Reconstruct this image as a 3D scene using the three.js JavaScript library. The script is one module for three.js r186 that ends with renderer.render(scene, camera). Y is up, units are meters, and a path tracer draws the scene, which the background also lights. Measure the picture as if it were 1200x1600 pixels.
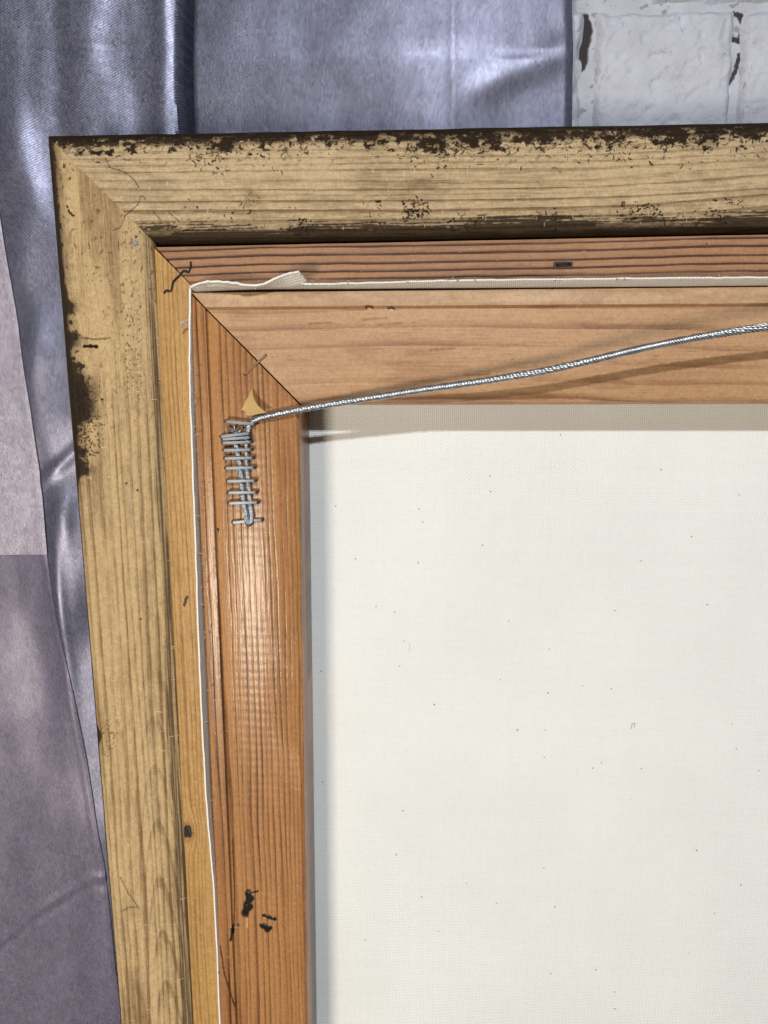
import * as THREE from 'three';
import { mergeGeometries, toCreasedNormals } from 'three/addons/utils/BufferGeometryUtils.js';
import { RectAreaLightUniformsLib } from 'three/addons/lights/RectAreaLightUniformsLib.js';

// ------------------------------------------------------------------ camera, lamps, exposure
// The back of the picture frame stands in the plane z = 0; x right, y up, metres. The camera is 25.5 cm in front of it.
const scene = new THREE.Scene();
const camera = new THREE.PerspectiveCamera(67.38, 0.75, 0.01, 10);
camera.position.set(0, 0, 0.255);
camera.lookAt(-0.0467, -0.176, -0.745);
camera.rotateZ(-0.0047);
camera.updateMatrixWorld(true);
camera.updateProjectionMatrix();

scene.background = new THREE.Color().setRGB(0.06, 0.059, 0.058);   // dim room air all round
const renderer = new THREE.WebGLRenderer({ antialias: true });
renderer.toneMapping = THREE.LinearToneMapping;
renderer.toneMappingExposure = 1.27;
renderer.shadowMap.enabled = true;
RectAreaLightUniformsLib.init();

const LAMPS = [
  // name, label, position, aim, size, colour, intensity
  ['ceiling_lamp', 'cool white ceiling lamp shining down on the framed canvas', [0.09, 0.62, 1.24], [0, -0.03, 0], 0.042, [0.94, 0.98, 1.0], 1800],
  ['floor_lamp', 'warm white lamp shining up at the framed canvas from one side', [-0.32, -0.30, 0.80], [0, -0.03, 0], 0.18, [1.0, 0.885, 0.73], 37],
];

// ------------------------------------------------------------------ helpers
const clamp = (x, a = 0, b = 1) => Math.min(b, Math.max(a, x));
const lerp = (a, b, t) => a + (b - a) * t;
const sstep = (a, b, x) => { const t = clamp((x - a) / (b - a)); return t * t * (3 - 2 * t); };
function rng(seed) { let s = seed >>> 0; return () => { s = (s + 0x6D2B79F5) >>> 0; let t = s; t = Math.imul(t ^ (t >>> 15), t | 1); t ^= t + Math.imul(t ^ (t >>> 7), t | 61); return ((t ^ (t >>> 14)) >>> 0) / 4294967296; }; }
function hash(i, j, s) { let h = Math.imul(i, 374761393) ^ Math.imul(j, 668265263) ^ Math.imul(s, 2246822519); h = Math.imul(h ^ (h >>> 13), 1274126177); h = Math.imul(h ^ (h >>> 15), 2246822519); return ((h ^ (h >>> 16)) >>> 0) / 4294967296; }
function noise(x, y, s = 0) {
  const i = Math.floor(x), j = Math.floor(y); let u = x - i, v = y - j; u = u * u * (3 - 2 * u); v = v * v * (3 - 2 * v);
  return lerp(lerp(hash(i, j, s), hash(i + 1, j, s), u), lerp(hash(i, j + 1, s), hash(i + 1, j + 1, s), u), v);
}
function fbm(x, y, o = 3, s = 0) { let a = 0.5, t = 0, n = 0; for (let k = 0; k < o; k++) { t += a * noise(x, y, s + k * 17); n += a; x *= 2.03; y *= 2.03; a *= 0.5; } return t / n; }

function rough(x, y, o = 6, s = 0) { let a = 0.5, t = 0, n = 0; for (let k = 0; k < o; k++) { t += a * noise(x, y, s + k * 17); n += a; [x, y] = [x * 1.63 + y * 1.21, y * 1.63 - x * 1.21]; a *= 0.68; } return t / n; }
function smooth(x, y, s = 0) {   // gradient noise with soft slopes, about -0.5 to 0.5: cloth
  const i = Math.floor(x), j = Math.floor(y), f = x - i, g = y - j, q = (t) => t * t * t * (t * (t * 6 - 15) + 10), d = (a, b) => { const h = hash(i + a, j + b, s) * 6.2832; return Math.cos(h) * (f - a) + Math.sin(h) * (g - b); };
  return lerp(lerp(d(0, 0), d(1, 0), q(f)), lerp(d(0, 1), d(1, 1), q(f)), q(g));
}
function creased(g, angle) { g.scale(1e4, 1e4, 1e4); const o = toCreasedNormals(g, angle); return o.scale(1e-4, 1e-4, 1e-4); }   // that helper joins corners within a centimetre: too coarse here
// a photo pixel (1200 x 1600) meets the plane z (mm): where that point lies, in mm
const ray = new THREE.Vector3();
function pp(px, py, z = 0) {
  ray.set(px / 600 - 1, 1 - py / 800, 0.5).unproject(camera).sub(camera.position);
  const t = (z / 1000 - camera.position.z) / ray.z;
  return [(camera.position.x + ray.x * t) * 1000, (camera.position.y + ray.y * t) * 1000, z];
}
const vec = (p) => new THREE.Vector3(p[0] / 1000, p[1] / 1000, p[2] / 1000);
const along = (a, b, t) => a.map((x, i) => lerp(x, b[i], t));
const atY = (a, b, y) => [lerp(a[0], b[0], (y - a[1]) / (b[1] - a[1])), y];
const atX = (a, b, x) => [x, lerp(a[1], b[1], (x - a[0]) / (b[0] - a[0]))];

const taken = {};
function numbered(name) { const n = taken[name] = (taken[name] ?? -1) + 1; return n ? name + '_' + String(n).padStart(3, '0') : name; }
function thing(name, label, category, group) { const o = new THREE.Group(); o.name = numbered(name); o.userData = { label, category }; if (group) o.userData.group = group; scene.add(o); return o; }
function part(name, geo, mat, parent, label) { const m = new THREE.Mesh(geo, mat); m.name = name; m.castShadow = m.receiveShadow = true; if (label) m.userData.label = label; parent.add(m); return m; }
function single(name, geo, mat, label, category, group) { const m = new THREE.Mesh(geo, mat); m.name = numbered(name); m.castShadow = m.receiveShadow = true; m.userData = { label, category }; if (group) m.userData.group = group; scene.add(m); return m; }

// ------------------------------------------------------------------ lamps
for (const [name, label, at, aim, size, color, power] of LAMPS) {
  const g = thing(name, label, 'lamp'); g.position.set(...at); g.lookAt(...aim);
  const c = new THREE.Color().setRGB(...color);
  const housing = new THREE.CylinderGeometry(size * 0.55, size * 0.75, 0.05, 24); housing.rotateX(-Math.PI / 2); housing.translate(0, 0, -0.036);
  part('housing', housing, new THREE.MeshStandardMaterial({ color: 0xdddddd, roughness: 0.5 }), g);
  const disc = new THREE.CircleGeometry(size * 0.5, 24); disc.translate(0, 0, -0.004);
  part('lamp_diffuser', disc, new THREE.MeshStandardMaterial({ color: 0xffffff, emissive: c, emissiveIntensity: 2 }), g);
  const l = new THREE.RectAreaLight(c, power, size, size); l.position.set(...at); l.lookAt(...aim); l.name = name; scene.add(l);
}

// ------------------------------------------------------------------ painted surfaces: colour and height of matter, in mm of the frame's plane
class Paint {
  constructor(x0, y0, x1, y1, res) {   // mm
    Object.assign(this, { x0, y0, x1, y1 }); this.w = Math.min(2048, Math.round((x1 - x0) * res)); this.h = Math.min(2048, Math.round((y1 - y0) * res));
    this.c = new Float32Array(this.w * this.h * 3); this.b = new Float32Array(this.w * this.h); this.r = new Float32Array(this.w * this.h).fill(1);
    this.sx = this.w / (x1 - x0); this.sy = this.h / (y1 - y0);
  }
  fill(fn) { for (let j = 0; j < this.h; j++) for (let i = 0; i < this.w; i++) { const k = j * this.w + i, o = fn(this.x0 + (i + 0.5) / this.sx, this.y0 + (j + 0.5) / this.sy); this.c[k * 3] = o[0]; this.c[k * 3 + 1] = o[1]; this.c[k * 3 + 2] = o[2]; this.b[k] = o[3] ?? 0.5; this.r[k] = o[4] ?? 1; } return this; }
  disc(x, y, rad, col, alpha, dent = 0, hard = 0.5) {
    const i0 = Math.max(0, Math.floor((x - rad - this.x0) * this.sx)), i1 = Math.min(this.w - 1, Math.ceil((x + rad - this.x0) * this.sx));
    const j0 = Math.max(0, Math.floor((y - rad - this.y0) * this.sy)), j1 = Math.min(this.h - 1, Math.ceil((y + rad - this.y0) * this.sy));
    for (let j = j0; j <= j1; j++) for (let i = i0; i <= i1; i++) {
      const d = Math.hypot(this.x0 + (i + 0.5) / this.sx - x, this.y0 + (j + 0.5) / this.sy - y) / rad; if (d >= 1) continue;
      const a = alpha * (1 - sstep(hard, 1, d)), k = j * this.w + i;
      for (let c = 0; c < 3; c++) this.c[k * 3 + c] = lerp(this.c[k * 3 + c], col[c], a);
      this.b[k] += dent * a;
    }
  }
  stroke(pts, rad, col, alpha, dent = 0, ragged = 0, seed = 1) {
    const R = rng(seed);
    for (let s = 0; s + 1 < pts.length; s++) {
      const n = Math.max(1, Math.ceil(Math.hypot(pts[s + 1][0] - pts[s][0], pts[s + 1][1] - pts[s][1]) / (rad * 0.45)));
      for (let k = 0; k <= n; k++) { const t = k / n; this.disc(lerp(pts[s][0], pts[s + 1][0], t) + (R() - 0.5) * ragged, lerp(pts[s][1], pts[s + 1][1], t) + (R() - 0.5) * ragged, rad * (1 + (R() - 0.5) * (ragged ? 0.9 : 0.2)), col, alpha, dent); }
    }
  }
  grit(k) { for (let j = 0; j < this.h; j++) for (let i = 0; i < this.w; i++) { const q = j * this.w + i, g = 1 + k * (noise(i * 0.55, j * 0.55, 901) + 0.6 * hash(i, j, 902) + 0.8 * noise(i * 0.2, j * 0.2, 903) - 1.2); for (let c = 0; c < 3; c++) this.c[q * 3 + c] *= g; this.b[q] += 0.25 * k * (hash(i >> 1, j >> 1, 904) - 0.5); } return this; }
  maps() {
    const n = this.w * this.h, c = new Uint8Array(n * 4), b = new Uint8Array(n * 4), e = (x) => { x = clamp(x); return 255 * (x <= 0.0031308 ? 12.92 * x : 1.055 * Math.pow(x, 1 / 2.4) - 0.055); };
    for (let k = 0; k < n; k++) { c[k * 4] = e(this.c[k * 3]); c[k * 4 + 1] = e(this.c[k * 3 + 1]); c[k * 4 + 2] = e(this.c[k * 3 + 2]); c[k * 4 + 3] = 255; b[k * 4] = b[k * 4 + 2] = 255 * clamp(this.b[k]); b[k * 4 + 1] = 255 * clamp(this.b[k]); b[k * 4 + 3] = 255; }
    const mk = (d, srgb) => { const t = new THREE.DataTexture(d, this.w, this.h); t.magFilter = t.minFilter = THREE.LinearFilter; if (srgb) t.colorSpace = THREE.SRGBColorSpace; t.needsUpdate = true; return t; };
    return { map: mk(c, true), bumpMap: mk(b, false) };
  }
}
const mix3 = (a, b, t) => [lerp(a[0], b[0], t), lerp(a[1], b[1], t), lerp(a[2], b[2], t)];
const mul3 = (a, k) => [a[0] * k, a[1] * k, a[2] * k];

// ------------------------------------------------------------------ straight wooden rails, lofted between two ends
// lines run along the rail in the order of its cross-section: [start mm, end mm, side]; side -1 / 1: a wall whose texture goes on past the face
function railGeometry(lines, horizontal, paint, wobble = 0.12, seed = 1, n = 48) {
  const pos = [], uv = [], idx = [], m = lines.length, z0 = lines.find((l) => !l[2])[0][2];
  for (let i = 0; i < m; i++) for (let k = 0; k <= n; k++) {
    const [S, E, side = 0, wob = 1] = lines[i], p = along(S, E, k / n), l = horizontal ? p[0] : p[1];
    const w = wob * wobble * (fbm(l * 0.09 + i * 31.7, seed, 3, seed) - 0.5) * 2;
    p[2] += w * 0.6; p[horizontal ? 1 : 0] += side ? 0 : w;
    pos.push(p[0] / 1000, p[1] / 1000, p[2] / 1000);
    const a = p[0] + (horizontal ? 0 : side * Math.max(0, z0 - p[2])), b = p[1] + (horizontal ? side * Math.max(0, z0 - p[2]) : 0);
    uv.push((a - paint.x0) / (paint.x1 - paint.x0), (b - paint.y0) / (paint.y1 - paint.y0));
  }
  const id = (i, k) => (i % m) * (n + 1) + k;
  for (let i = 0; i < m; i++) for (let k = 0; k < n; k++) idx.push(id(i, k), id(i + 1, k), id(i + 1, k + 1), id(i, k), id(i + 1, k + 1), id(i, k + 1));
  for (let i = 1; i + 1 < m; i++) idx.push(id(0, 0), id(i + 1, 0), id(i, 0), id(0, n), id(i, n), id(i + 1, n));
  let g = new THREE.BufferGeometry(); g.setAttribute('position', new THREE.Float32BufferAttribute(pos, 3)); g.setAttribute('uv', new THREE.Float32BufferAttribute(uv, 2)); g.setIndex(idx);
  g = orient(g); return creased(g, 0.7);
}
function orient(g) {   // faces outwards: turn all of them if the volume comes out negative
  const p = g.attributes.position, ix = g.index.array; let v = 0; const a = new THREE.Vector3(), b = new THREE.Vector3(), c = new THREE.Vector3();
  for (let i = 0; i < ix.length; i += 3) { a.fromBufferAttribute(p, ix[i]); b.fromBufferAttribute(p, ix[i + 1]); c.fromBufferAttribute(p, ix[i + 2]); v += a.dot(b.cross(c)); }
  if (v < 0) for (let i = 0; i < ix.length; i += 3) { const t = ix[i]; ix[i] = ix[i + 1]; ix[i + 1] = t; }
  return g;
}
const sunk = (p, z) => [p[0], p[1], z];
function box4(lines, margin) { let x0 = 1e9, x1 = -1e9, y0 = 1e9, y1 = -1e9; for (const l of lines) for (const p of [l[0], l[1]]) { x0 = Math.min(x0, p[0]); x1 = Math.max(x1, p[0]); y0 = Math.min(y0, p[1]); y1 = Math.max(y1, p[1]); } return [x0 - margin, y0 - margin, x1 + margin, y1 + margin]; }
const RIGHT = 1480, LOW = 1850;
const edgeX = (lines, i, x) => { const [a, b] = lines[i]; return lerp(a[1], b[1], (x - a[0]) / (b[0] - a[0])); };   // y of a horizontal line at x
const edgeY = (lines, i, y) => { const [a, b] = lines[i]; return lerp(a[0], b[0], (y - a[1]) / (b[1] - a[1])); };   // x of a vertical line at y

// ------------------------------------------------------------------ 1. outer picture frame: pale weathered wood, dark stained edges
const TAN = [0.51, 0.385, 0.235], TANDARK = [0.19, 0.120, 0.062], GRIME = [0.105, 0.066, 0.038], STAIN = [0.014, 0.0085, 0.0052];
const frame = thing('picture_frame', 'weathered tan wooden picture frame with dark stained ragged edges, seen from behind', 'picture frame');
{
  // top rail
  const T = [[78, 214], [1200, 192]], Bt = [[247, 383], [1200, 365]];
  const L = (S, E, z, side, wob) => [pp(...S, z), pp(...E, z), side, wob];
  const lines = [];
  const t0 = L([76, 213], atX(...T, RIGHT), -2.2, 0), bt = L([247, 383.5], atX(...Bt, RIGHT), -5, 0);
  lines.push([sunk(t0[0], -18), sunk(t0[1], -18), 1, 0], t0);
  lines.push(L([79, 217], atX([78, 217], [1200, 195], RIGHT), -0.7), L([86, 224], atX([78, 224], [1200, 202], RIGHT), 0), L([120, 259], atX([78, 259], [1200, 238], RIGHT), 0.15));
  lines.push(L([220, 357], atX([220, 357], [1200, 340], RIGHT), 0), L([234, 370.5], atX([234, 370.5], [1200, 353], RIGHT), -0.7), L([243, 379], atX([243, 379], [1200, 361], RIGHT), -2.6), bt);
  lines.push([sunk(bt[0], -18), sunk(bt[1], -18), -1, 0]);
  const P = new Paint(...box4(lines, 5), 6);
  const R = rng(5);
  P.fill((x, y) => {
    const dt = edgeX(lines, 1, x) - y, db = y - edgeX(lines, 8, x);
    const warp = 2.2 * fbm(x * 0.012, y * 0.05, 2, 3) + 0.035 * x * sstep(20, 140, x) ;
    const r = (y - warp + x * 0.004) * 0.44 + 1.1 * noise(y * 0.22, x * 0.006, 8); const t = r - Math.floor(r), id = Math.floor(r);
    const late = sstep(0.45, 0.93, t) * (1 - sstep(0.93, 1, t)) * (0.35 + 0.65 * hash(id, 2, 9));
    const fib = fbm(x * 0.16, y * 5.5, 3, 21), coarse = fbm(x * 0.03, y * 0.12, 3, 4), mottle = fbm(x * 0.35, y * 0.5, 3, 6);
    let c = mix3(TAN, TANDARK, clamp(0.95 * late + 1.0 * (fib - 0.5) + 0.7 * (coarse - 0.42) + 0.4 * (mottle - 0.5) + 0.15 * (hash(Math.floor(x * 6), Math.floor(y * 6), 1) - 0.5)));
    // dark finish that ran over the outer edge, and streaks of it along the inner one
    const rag = fbm(x * 0.13, 3.3, 3, 31), wx = x + 2.2 * (fbm(x * 0.5, y * 0.5, 2, 34) - 0.5), wy = y + 2.2 * (fbm(x * 0.5, y * 0.5, 2, 35) - 0.5), fine = rough(wx * 0.42, wy * 0.75, 6, 33), clump = fbm(x * 0.055, 9.1, 2, 36);
    const reach = 1.9 + 7.4 * rag * (0.35 + clump), bare = 1 - 0.92 * sstep(0.55, 0.62, rough(x * 0.33 + 7, y * 0.6, 5, 39)) * sstep(1.0, 2.6, dt);
    const top = sstep(-0.02, 0.13, (reach - dt) / 8 + (fine - 0.5) * 2.1) * sstep(17, 9, dt);
    const band = sstep(4.4, 2.6, dt + (fine - 0.5) * 3.2) * (0.86 + 0.2 * fbm(x * 0.1, y * 5, 2, 38));
    const streak = fbm(x * 0.07, y * 2.4, 4, 41), fleck = fbm(x * 0.7, y * 1.3, 4, 43);
    const low = sstep(0.0, 0.25, (4.6 + 5 * (fbm(x * 0.04, 1, 2, 44) - 0.5) - db) / 6 + (streak - 0.5) * 1.5 + (fleck - 0.5) * 0.6) * sstep(11, 5, db);
    const lowband = sstep(3.3, 0.8, db + (streak - 0.5) * 3.5) * 0.93;
    const spots = sstep(0.70, 0.73, fbm(wx * 0.8, wy * 1.5, 4, 47)) * 0.75 * sstep(14, 5, Math.min(dt, db + 4));
    const s = clamp(Math.max(top * 0.97 * bare, band * bare, low * 0.9, lowband, spots));
    const soil = clamp(Math.max(0.75 * sstep(-0.35, 0.35, (reach - dt) / 8 + (fine - 0.5) * 1.8), 0.6 * sstep(8, 2, db + (streak - 0.5) * 9), 0.4 * sstep(0.56, 0.75, fbm(x * 0.06, y * 0.2, 4, 48))));   // thin brown grime
    c = mix3(c, GRIME, soil * (0.35 + 0.65 * fbm(x * 0.4, y * 3.0, 3, 49)));
    c = mix3(c, mul3(STAIN, 0.8 + 1.0 * fib), s);
    return [...c, 0.5 + 0.22 * (0.5 - late) + 0.25 * (fib - 0.5) + s * 0.18];
  });
  const M = (px, py) => pp(px, py).slice(0, 2);
  const dark = mul3(STAIN, 1.1);
  for (let k = 0; k < 1500; k++) {   // short curved scuffs of the dark finish
    const x = lerp(P.x0, P.x1, R()), near = R() < 0.72, y = near ? edgeX(lines, 1, x) - 2 - 13 * R() * R() : edgeX(lines, 8, x) + 3 + 11 * R() * R();
    if (fbm(x * 0.07, 5, 2, near ? 51 : 52) < 0.42) continue;
    let a = R() * 6.28, px = x, py = y; const pts = [[px, py]], bend = (R() - 0.5) * 1.3, step = 0.25 + 0.45 * R();
    for (let q = 0; q < (k % 3 ? 1 : 3); q++) { px += Math.cos(a) * step; py += Math.sin(a) * step * 0.8; a += bend; pts.push([px, py]); }
    P.stroke(pts, 0.08 + 0.3 * R() ** 3, mix3(dark, GRIME, R() * 0.7), 0.35 + 0.6 * R(), 0.05, 0.2, k);
  }
  for (const [px, py, r, n] of [[650, 325, 3.2, 60], [640, 335, 2.2, 24], [985, 330, 3.0, 34], [1020, 328, 2.6, 26], [470, 355, 3, 30], [390, 318, 4, 10], [1130, 330, 4.5, 40], [720, 350, 3, 20], [330, 255, 4, 26], [700, 235, 3, 24], [965, 240, 3, 24], [860, 345, 4, 20]])
    for (let k = 0; k < n; k++) { const m = M(px, py), a = R() * 6.28, d = Math.sqrt(R()) * r; const qx = m[0] + Math.cos(a) * d * 1.5, qy = m[1] + Math.sin(a) * d * 0.9, b = R() * 6.28, l = 0.4 + 1.1 * R(); P.stroke([[qx, qy], [qx + Math.cos(b) * l, qy + Math.sin(b) * l * 0.7]], 0.08 + 0.28 * R() * R(), dark, 0.75, 0.05, 0.15, k + px); }
  for (let k = 0; k < 16; k++) { const m = M(392 + (R() - 0.5) * 60, 320 + (R() - 0.5) * 40); P.stroke([m, [m[0] + 3, m[1]]], 0.9, TANDARK, 0.12, 0, 0.5, k); }   // brown rubbed smear
  for (let k = 0; k < 90; k++) { const x = lerp(P.x0, P.x1, R()), y = edgeX(lines, 8, x) + 2 + 18 * R(); P.stroke([[x, y], [x + (R() - 0.5) * 0.5, y + 0.5 + R()]], 0.09 + 0.07 * R(), [0.62, 0.46, 0.27], 0.6, -0.05, 0, k); }   // pale nicks
  for (const w of [[[220, 306], [218, 315], [215, 320], [204, 330], [196, 337], [192, 348], [188, 356], [177, 360]], [[222, 306], [228, 312]], [[165, 247], [172, 262], [195, 269], [210, 281], [217, 293]], [[240, 331], [246, 338], [252, 345]], [[264, 332], [280, 346]]]) P.stroke(w.map((q) => M(...q)), 0.12, dark, 0.5, -0.25, 0.28, 77);
  const m1 = new THREE.MeshPhysicalMaterial({ ...P.grit(0.24).maps(), bumpScale: 0.0008, roughness: 0.75, specularIntensity: 0.15 });
  part('top_rail', railGeometry(lines, true, P, 0.14, 3), m1, frame);
}
{
  // left rail
  const O = [[76, 216], [189, 1600]], I = [[246, 386], [304, 1600]];
  const low = (S, E) => atY(S, E, LOW);
  const L = (S, E, z, side, wob) => [pp(...S, z), pp(...E, z), side, wob];
  const o = L([75.3, 213.6], low(...O), -2.2), inn = L([246, 384], low(...I), -4.5);
  const lines = [[sunk(o[0], -18), sunk(o[1], -18), -1, 0], o, L([78.5, 216.8], low([79, 218], [193, 1600]), -0.6), L([86, 224.2], low([86, 226], [198, 1600]), 0), L([150, 288], low([150, 290], [240, 1600]), 0.2),
    L([222, 359.6], low([222, 361], [284, 1600]), 0), L([229, 366.5], low([229, 368], [289, 1600]), -0.7), L([238, 375.6], low([238, 377], [296, 1600]), -1.4), L([243.5, 381.2], low([243.5, 383], [302, 1600]), -2.4), inn, [sunk(inn[0], -18), sunk(inn[1], -18), 1, 0]];
  const P = new Paint(...box4(lines, 5), 5.4), R = rng(11), M = (px, py) => pp(px, py).slice(0, 2), Y = (py) => pp(150, py)[1];
  const y480 = Y(470), y730 = Y(735), y1150 = Y(1150);
  P.fill((x, y) => {
    const dl = x - edgeY(lines, 1, y), dr = edgeY(lines, 9, y) - x;
    const cx = edgeY(lines, 4, y) + 7, arch = (x - cx) * (x - cx) * 0.028;      // cathedral arches low down
    const warp = 2.4 * fbm(y * 0.011, x * 0.06, 3, 63);
    const r = (x - warp) * 0.36 + 1.0 * noise(x * 0.25, y * 0.005, 64), t = r - Math.floor(r), id = Math.floor(r);
    const late = sstep(0.35, 0.9, t) * (1 - sstep(0.9, 1, t)) * (0.3 + 0.7 * hash(id, 2, 65)) * sstep(Y(430), Y(760), y);
    const r2 = (y * 0.045 + arch) + noise(x * 0.1, y * 0.02, 66), t2 = r2 - Math.floor(r2), lateA = sstep(0.55, 0.9, t2) * (1 - sstep(0.9, 1, t2)) * sstep(Y(880), Y(1250), y) * sstep(10, 4, Math.abs(x - cx));
    const fib = fbm(y * 0.14, x * 4.5, 3, 67), coarse = fbm(y * 0.02, x * 0.17, 3, 68), mottle = fbm(x * 0.4, y * 0.3, 3, 69);
    const brown = sstep(0.48, 0.66, fbm(y * 0.016 + 3, x * 0.12, 3, 70));
    let c = mix3([0.51, 0.365, 0.192], [0.20, 0.118, 0.054], clamp(0.9 * late + 0.5 * lateA + 0.95 * (fib - 0.5) + 0.7 * (coarse - 0.5) + 0.35 * (mottle - 0.5) + 0.5 * brown + 0.15 * (hash(Math.floor(x * 6), Math.floor(y * 6), 1) - 0.5)));
    // grey brown finish in the rounded inner lip
    const lipStreak = fbm(y * 0.025, x * 3.2, 4, 71), lip = sstep(3.9, 2.5, dr + (fbm(y * 0.05, x * 0.3, 3, 72) - 0.5) * 2.6);
    c = mix3(c, [0.115, 0.075, 0.042], clamp(lip * (0.18 + 1.05 * sstep(0.36, 0.68, lipStreak))));
    const wx = x + 1.8 * (fbm(x * 0.5, y * 0.5, 2, 76) - 0.5), wy = y + 1.8 * (fbm(x * 0.5, y * 0.5, 2, 77) - 0.5), fine = rough(wx * 0.7, wy * 0.5, 6, 73);
    const zone = sstep(y480 + 6, y480 - 8, y) * sstep(y730 - 10, y730 + 3, y);
    const reach = 2.4 * sstep(y730 - 12, y730 + 6, y) + 0.5 + 6.5 * zone * sstep(0.3, 0.7, fbm(y * 0.11, 2, 3, 74)) + 2.3 * Math.exp(-(((y - y1150) / 3) ** 2));
    const edge = sstep(-0.02, 0.14, (reach - dl) / 5 + (fine - 0.5) * (0.7 + 1.5 * zone)) * sstep(13, 7, dl);
    const band = sstep(reach * 1.1 + 0.35, reach * 0.55, dl + (fine - 0.5) * 0.9) * 0.95;
    const fleck = sstep(0.71, 0.74, fbm(wx * 1.3, wy * 0.7, 4, 75)) * 0.55 * sstep(Y(900), Y(420), y);
    const s = clamp(Math.max(edge * 0.93, band, fleck));
    c = mix3(c, GRIME, clamp(0.8 * sstep(4.5, 0, dl - reach * 0.9 + (fine - 0.5) * 5) * sstep(Y(1000), Y(700), y) + 0.3 * sstep(0.58, 0.76, fbm(x * 0.25, y * 0.05, 4, 78))) * (0.35 + 0.65 * fbm(x * 3, y * 0.35, 3, 79)));
    c = mix3(c, mul3(STAIN, 0.8 + 0.9 * fib), s);
    return [...c, 0.5 + 0.2 * (0.5 - late) + 0.22 * (fib - 0.5) + s * 0.15 - lip * 0.15 * (lipStreak - 0.5)];
  });
  const dark = mul3(STAIN, 1.2);
  P.stroke([M(131, 541), M(142, 541), M(152, 542)], 0.55, mul3(STAIN, 0.6), 0.95, -0.4, 0.25, 1);
  P.stroke([M(128, 528), M(150, 530), M(175, 528)], 0.22, dark, 0.5, 0, 0.6, 2);
  for (let k = 0; k < 300; k++) { const py = 600 + 115 * R(), px = 118 + 8 * (py - 600) / 100 + R() * R() * 46, m = M(px, py); const a = R() * 6.28, l = 0.3 + 0.7 * R(); P.stroke([m, [m[0] + Math.cos(a) * l, m[1] + Math.sin(a) * l]], 0.09 + 0.22 * R() * R(), dark, 0.4 + 0.5 * R(), 0, 0.18, k); }
  for (let k = 0; k < 90; k++) { const m = M(195 + 26 * R(), 470 + 150 * R()); P.stroke([m, [m[0] + (R() - 0.5) * 0.8, m[1] - 0.7 * R()]], 0.1 + 0.1 * R(), dark, 0.5, 0, 0.1, k); }
  for (const [px, py] of [[100, 261], [109, 279], [198, 755], [215, 766], [213, 370], [166, 1402], [100, 258], [220, 967]]) P.disc(...M(px, py), 0.5, dark, 0.9, -0.3);
  P.stroke([M(104, 322), M(110, 334), M(116, 338)], 0.3, dark, 0.8, 0, 0.7, 9);
  P.stroke([M(188, 1370), M(200, 1395), M(217, 1418), M(203, 1417), M(190, 1424)], 0.16, dark, 0.55, 0, 0.6, 12);
  for (let k = 0; k < 30; k++) { const m = M(158 + 28 * R(), 1125 + 60 * R()); P.stroke([m, [m[0] + 0.6, m[1] + 0.7]], 0.12, dark, 0.45, 0, 0.3, k); }
  for (let k = 0; k < 90; k++) { const py = 400 + 1200 * R(), x0 = lerp(90, 200, (py - 214) / 1386), m = M(x0 + R() * 130, py); P.stroke([m, [m[0] + 0.8 + R() * 1.4, m[1] + (R() - 0.5) * 0.4]], 0.07 + 0.09 * R(), [0.66, 0.5, 0.3], 0.55, -0.05, 0.05, k); }
  for (const w of [[[220, 306], [218, 315], [215, 320], [204, 330], [196, 337], [192, 348], [188, 356], [177, 360]]]) P.stroke(w.map((q) => M(...q)), 0.12, dark, 0.5, -0.25, 0.28, 77);
  const m2 = new THREE.MeshPhysicalMaterial({ ...P.grit(0.24).maps(), bumpScale: 0.0008, roughness: 0.65, specularIntensity: 0.25 });
  part('left_rail', railGeometry(lines, false, P, 0.16, 8), m2, frame);
  const chip = new THREE.IcosahedronGeometry(0.0011, 2); const cp = chip.attributes.position;
  for (let i = 0; i < cp.count; i++) { const f = 0.7 + 0.6 * noise(cp.getX(i) * 1800, cp.getY(i) * 1800, 3); cp.setXYZ(i, cp.getX(i) * f * 1.15, cp.getY(i) * f * 0.8, cp.getZ(i) * 0.45); }
  chip.computeVertexNormals(); chip.translate(...vec(pp(211, 380, 0.1)).toArray());
  part('glue_blob', chip, new THREE.MeshStandardMaterial({ color: 0x8b8880, roughness: 0.45 }), frame, 'dried grey glue blob near the mitre');
}

// ------------------------------------------------------------------ 2. liner: strips of pine just inside the frame
const liner = thing('frame_liner', 'narrow pine liner strips between the weathered frame and the canvas edge', 'frame liner');
function wavyStrip(pts, z0, z1, thick) {   // a corrugated steel fastener driven into the wood: a thin standing ribbon
  const c = new THREE.CatmullRomCurve3(pts.map((p) => vec([p[0], p[1], 0])), false, 'catmullrom', 0.3), n = 40, pos = [], idx = [];
  for (let k = 0; k <= n; k++) { const p = c.getPoint(k / n), t = c.getTangent(k / n), nx = -t.y * thick / 2, ny = t.x * thick / 2, w = 0.6 + 0.5 * noise(k * 0.45, 2, 5); for (const [s, z] of [[1, z0], [1, z1], [-1, z1], [-1, z0]]) pos.push(p.x + s * nx * w, p.y + s * ny * w, z); }
  for (let k = 0; k < n; k++) for (let q = 0; q < 4; q++) { const a = k * 4 + q, b = k * 4 + (q + 1) % 4; idx.push(a, b, b + 4, a, b + 4, a + 4); }
  idx.push(0, 1, 2, 0, 2, 3); const e = n * 4; idx.push(e, e + 2, e + 1, e, e + 3, e + 2);
  const g = new THREE.BufferGeometry(); g.setAttribute('position', new THREE.Float32BufferAttribute(pos, 3)); g.setIndex(idx); return creased(orient(g), 0.6);
}
const blackSteel = new THREE.MeshStandardMaterial({ color: 0x17130f, roughness: 0.55, metalness: 0.6 });
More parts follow.
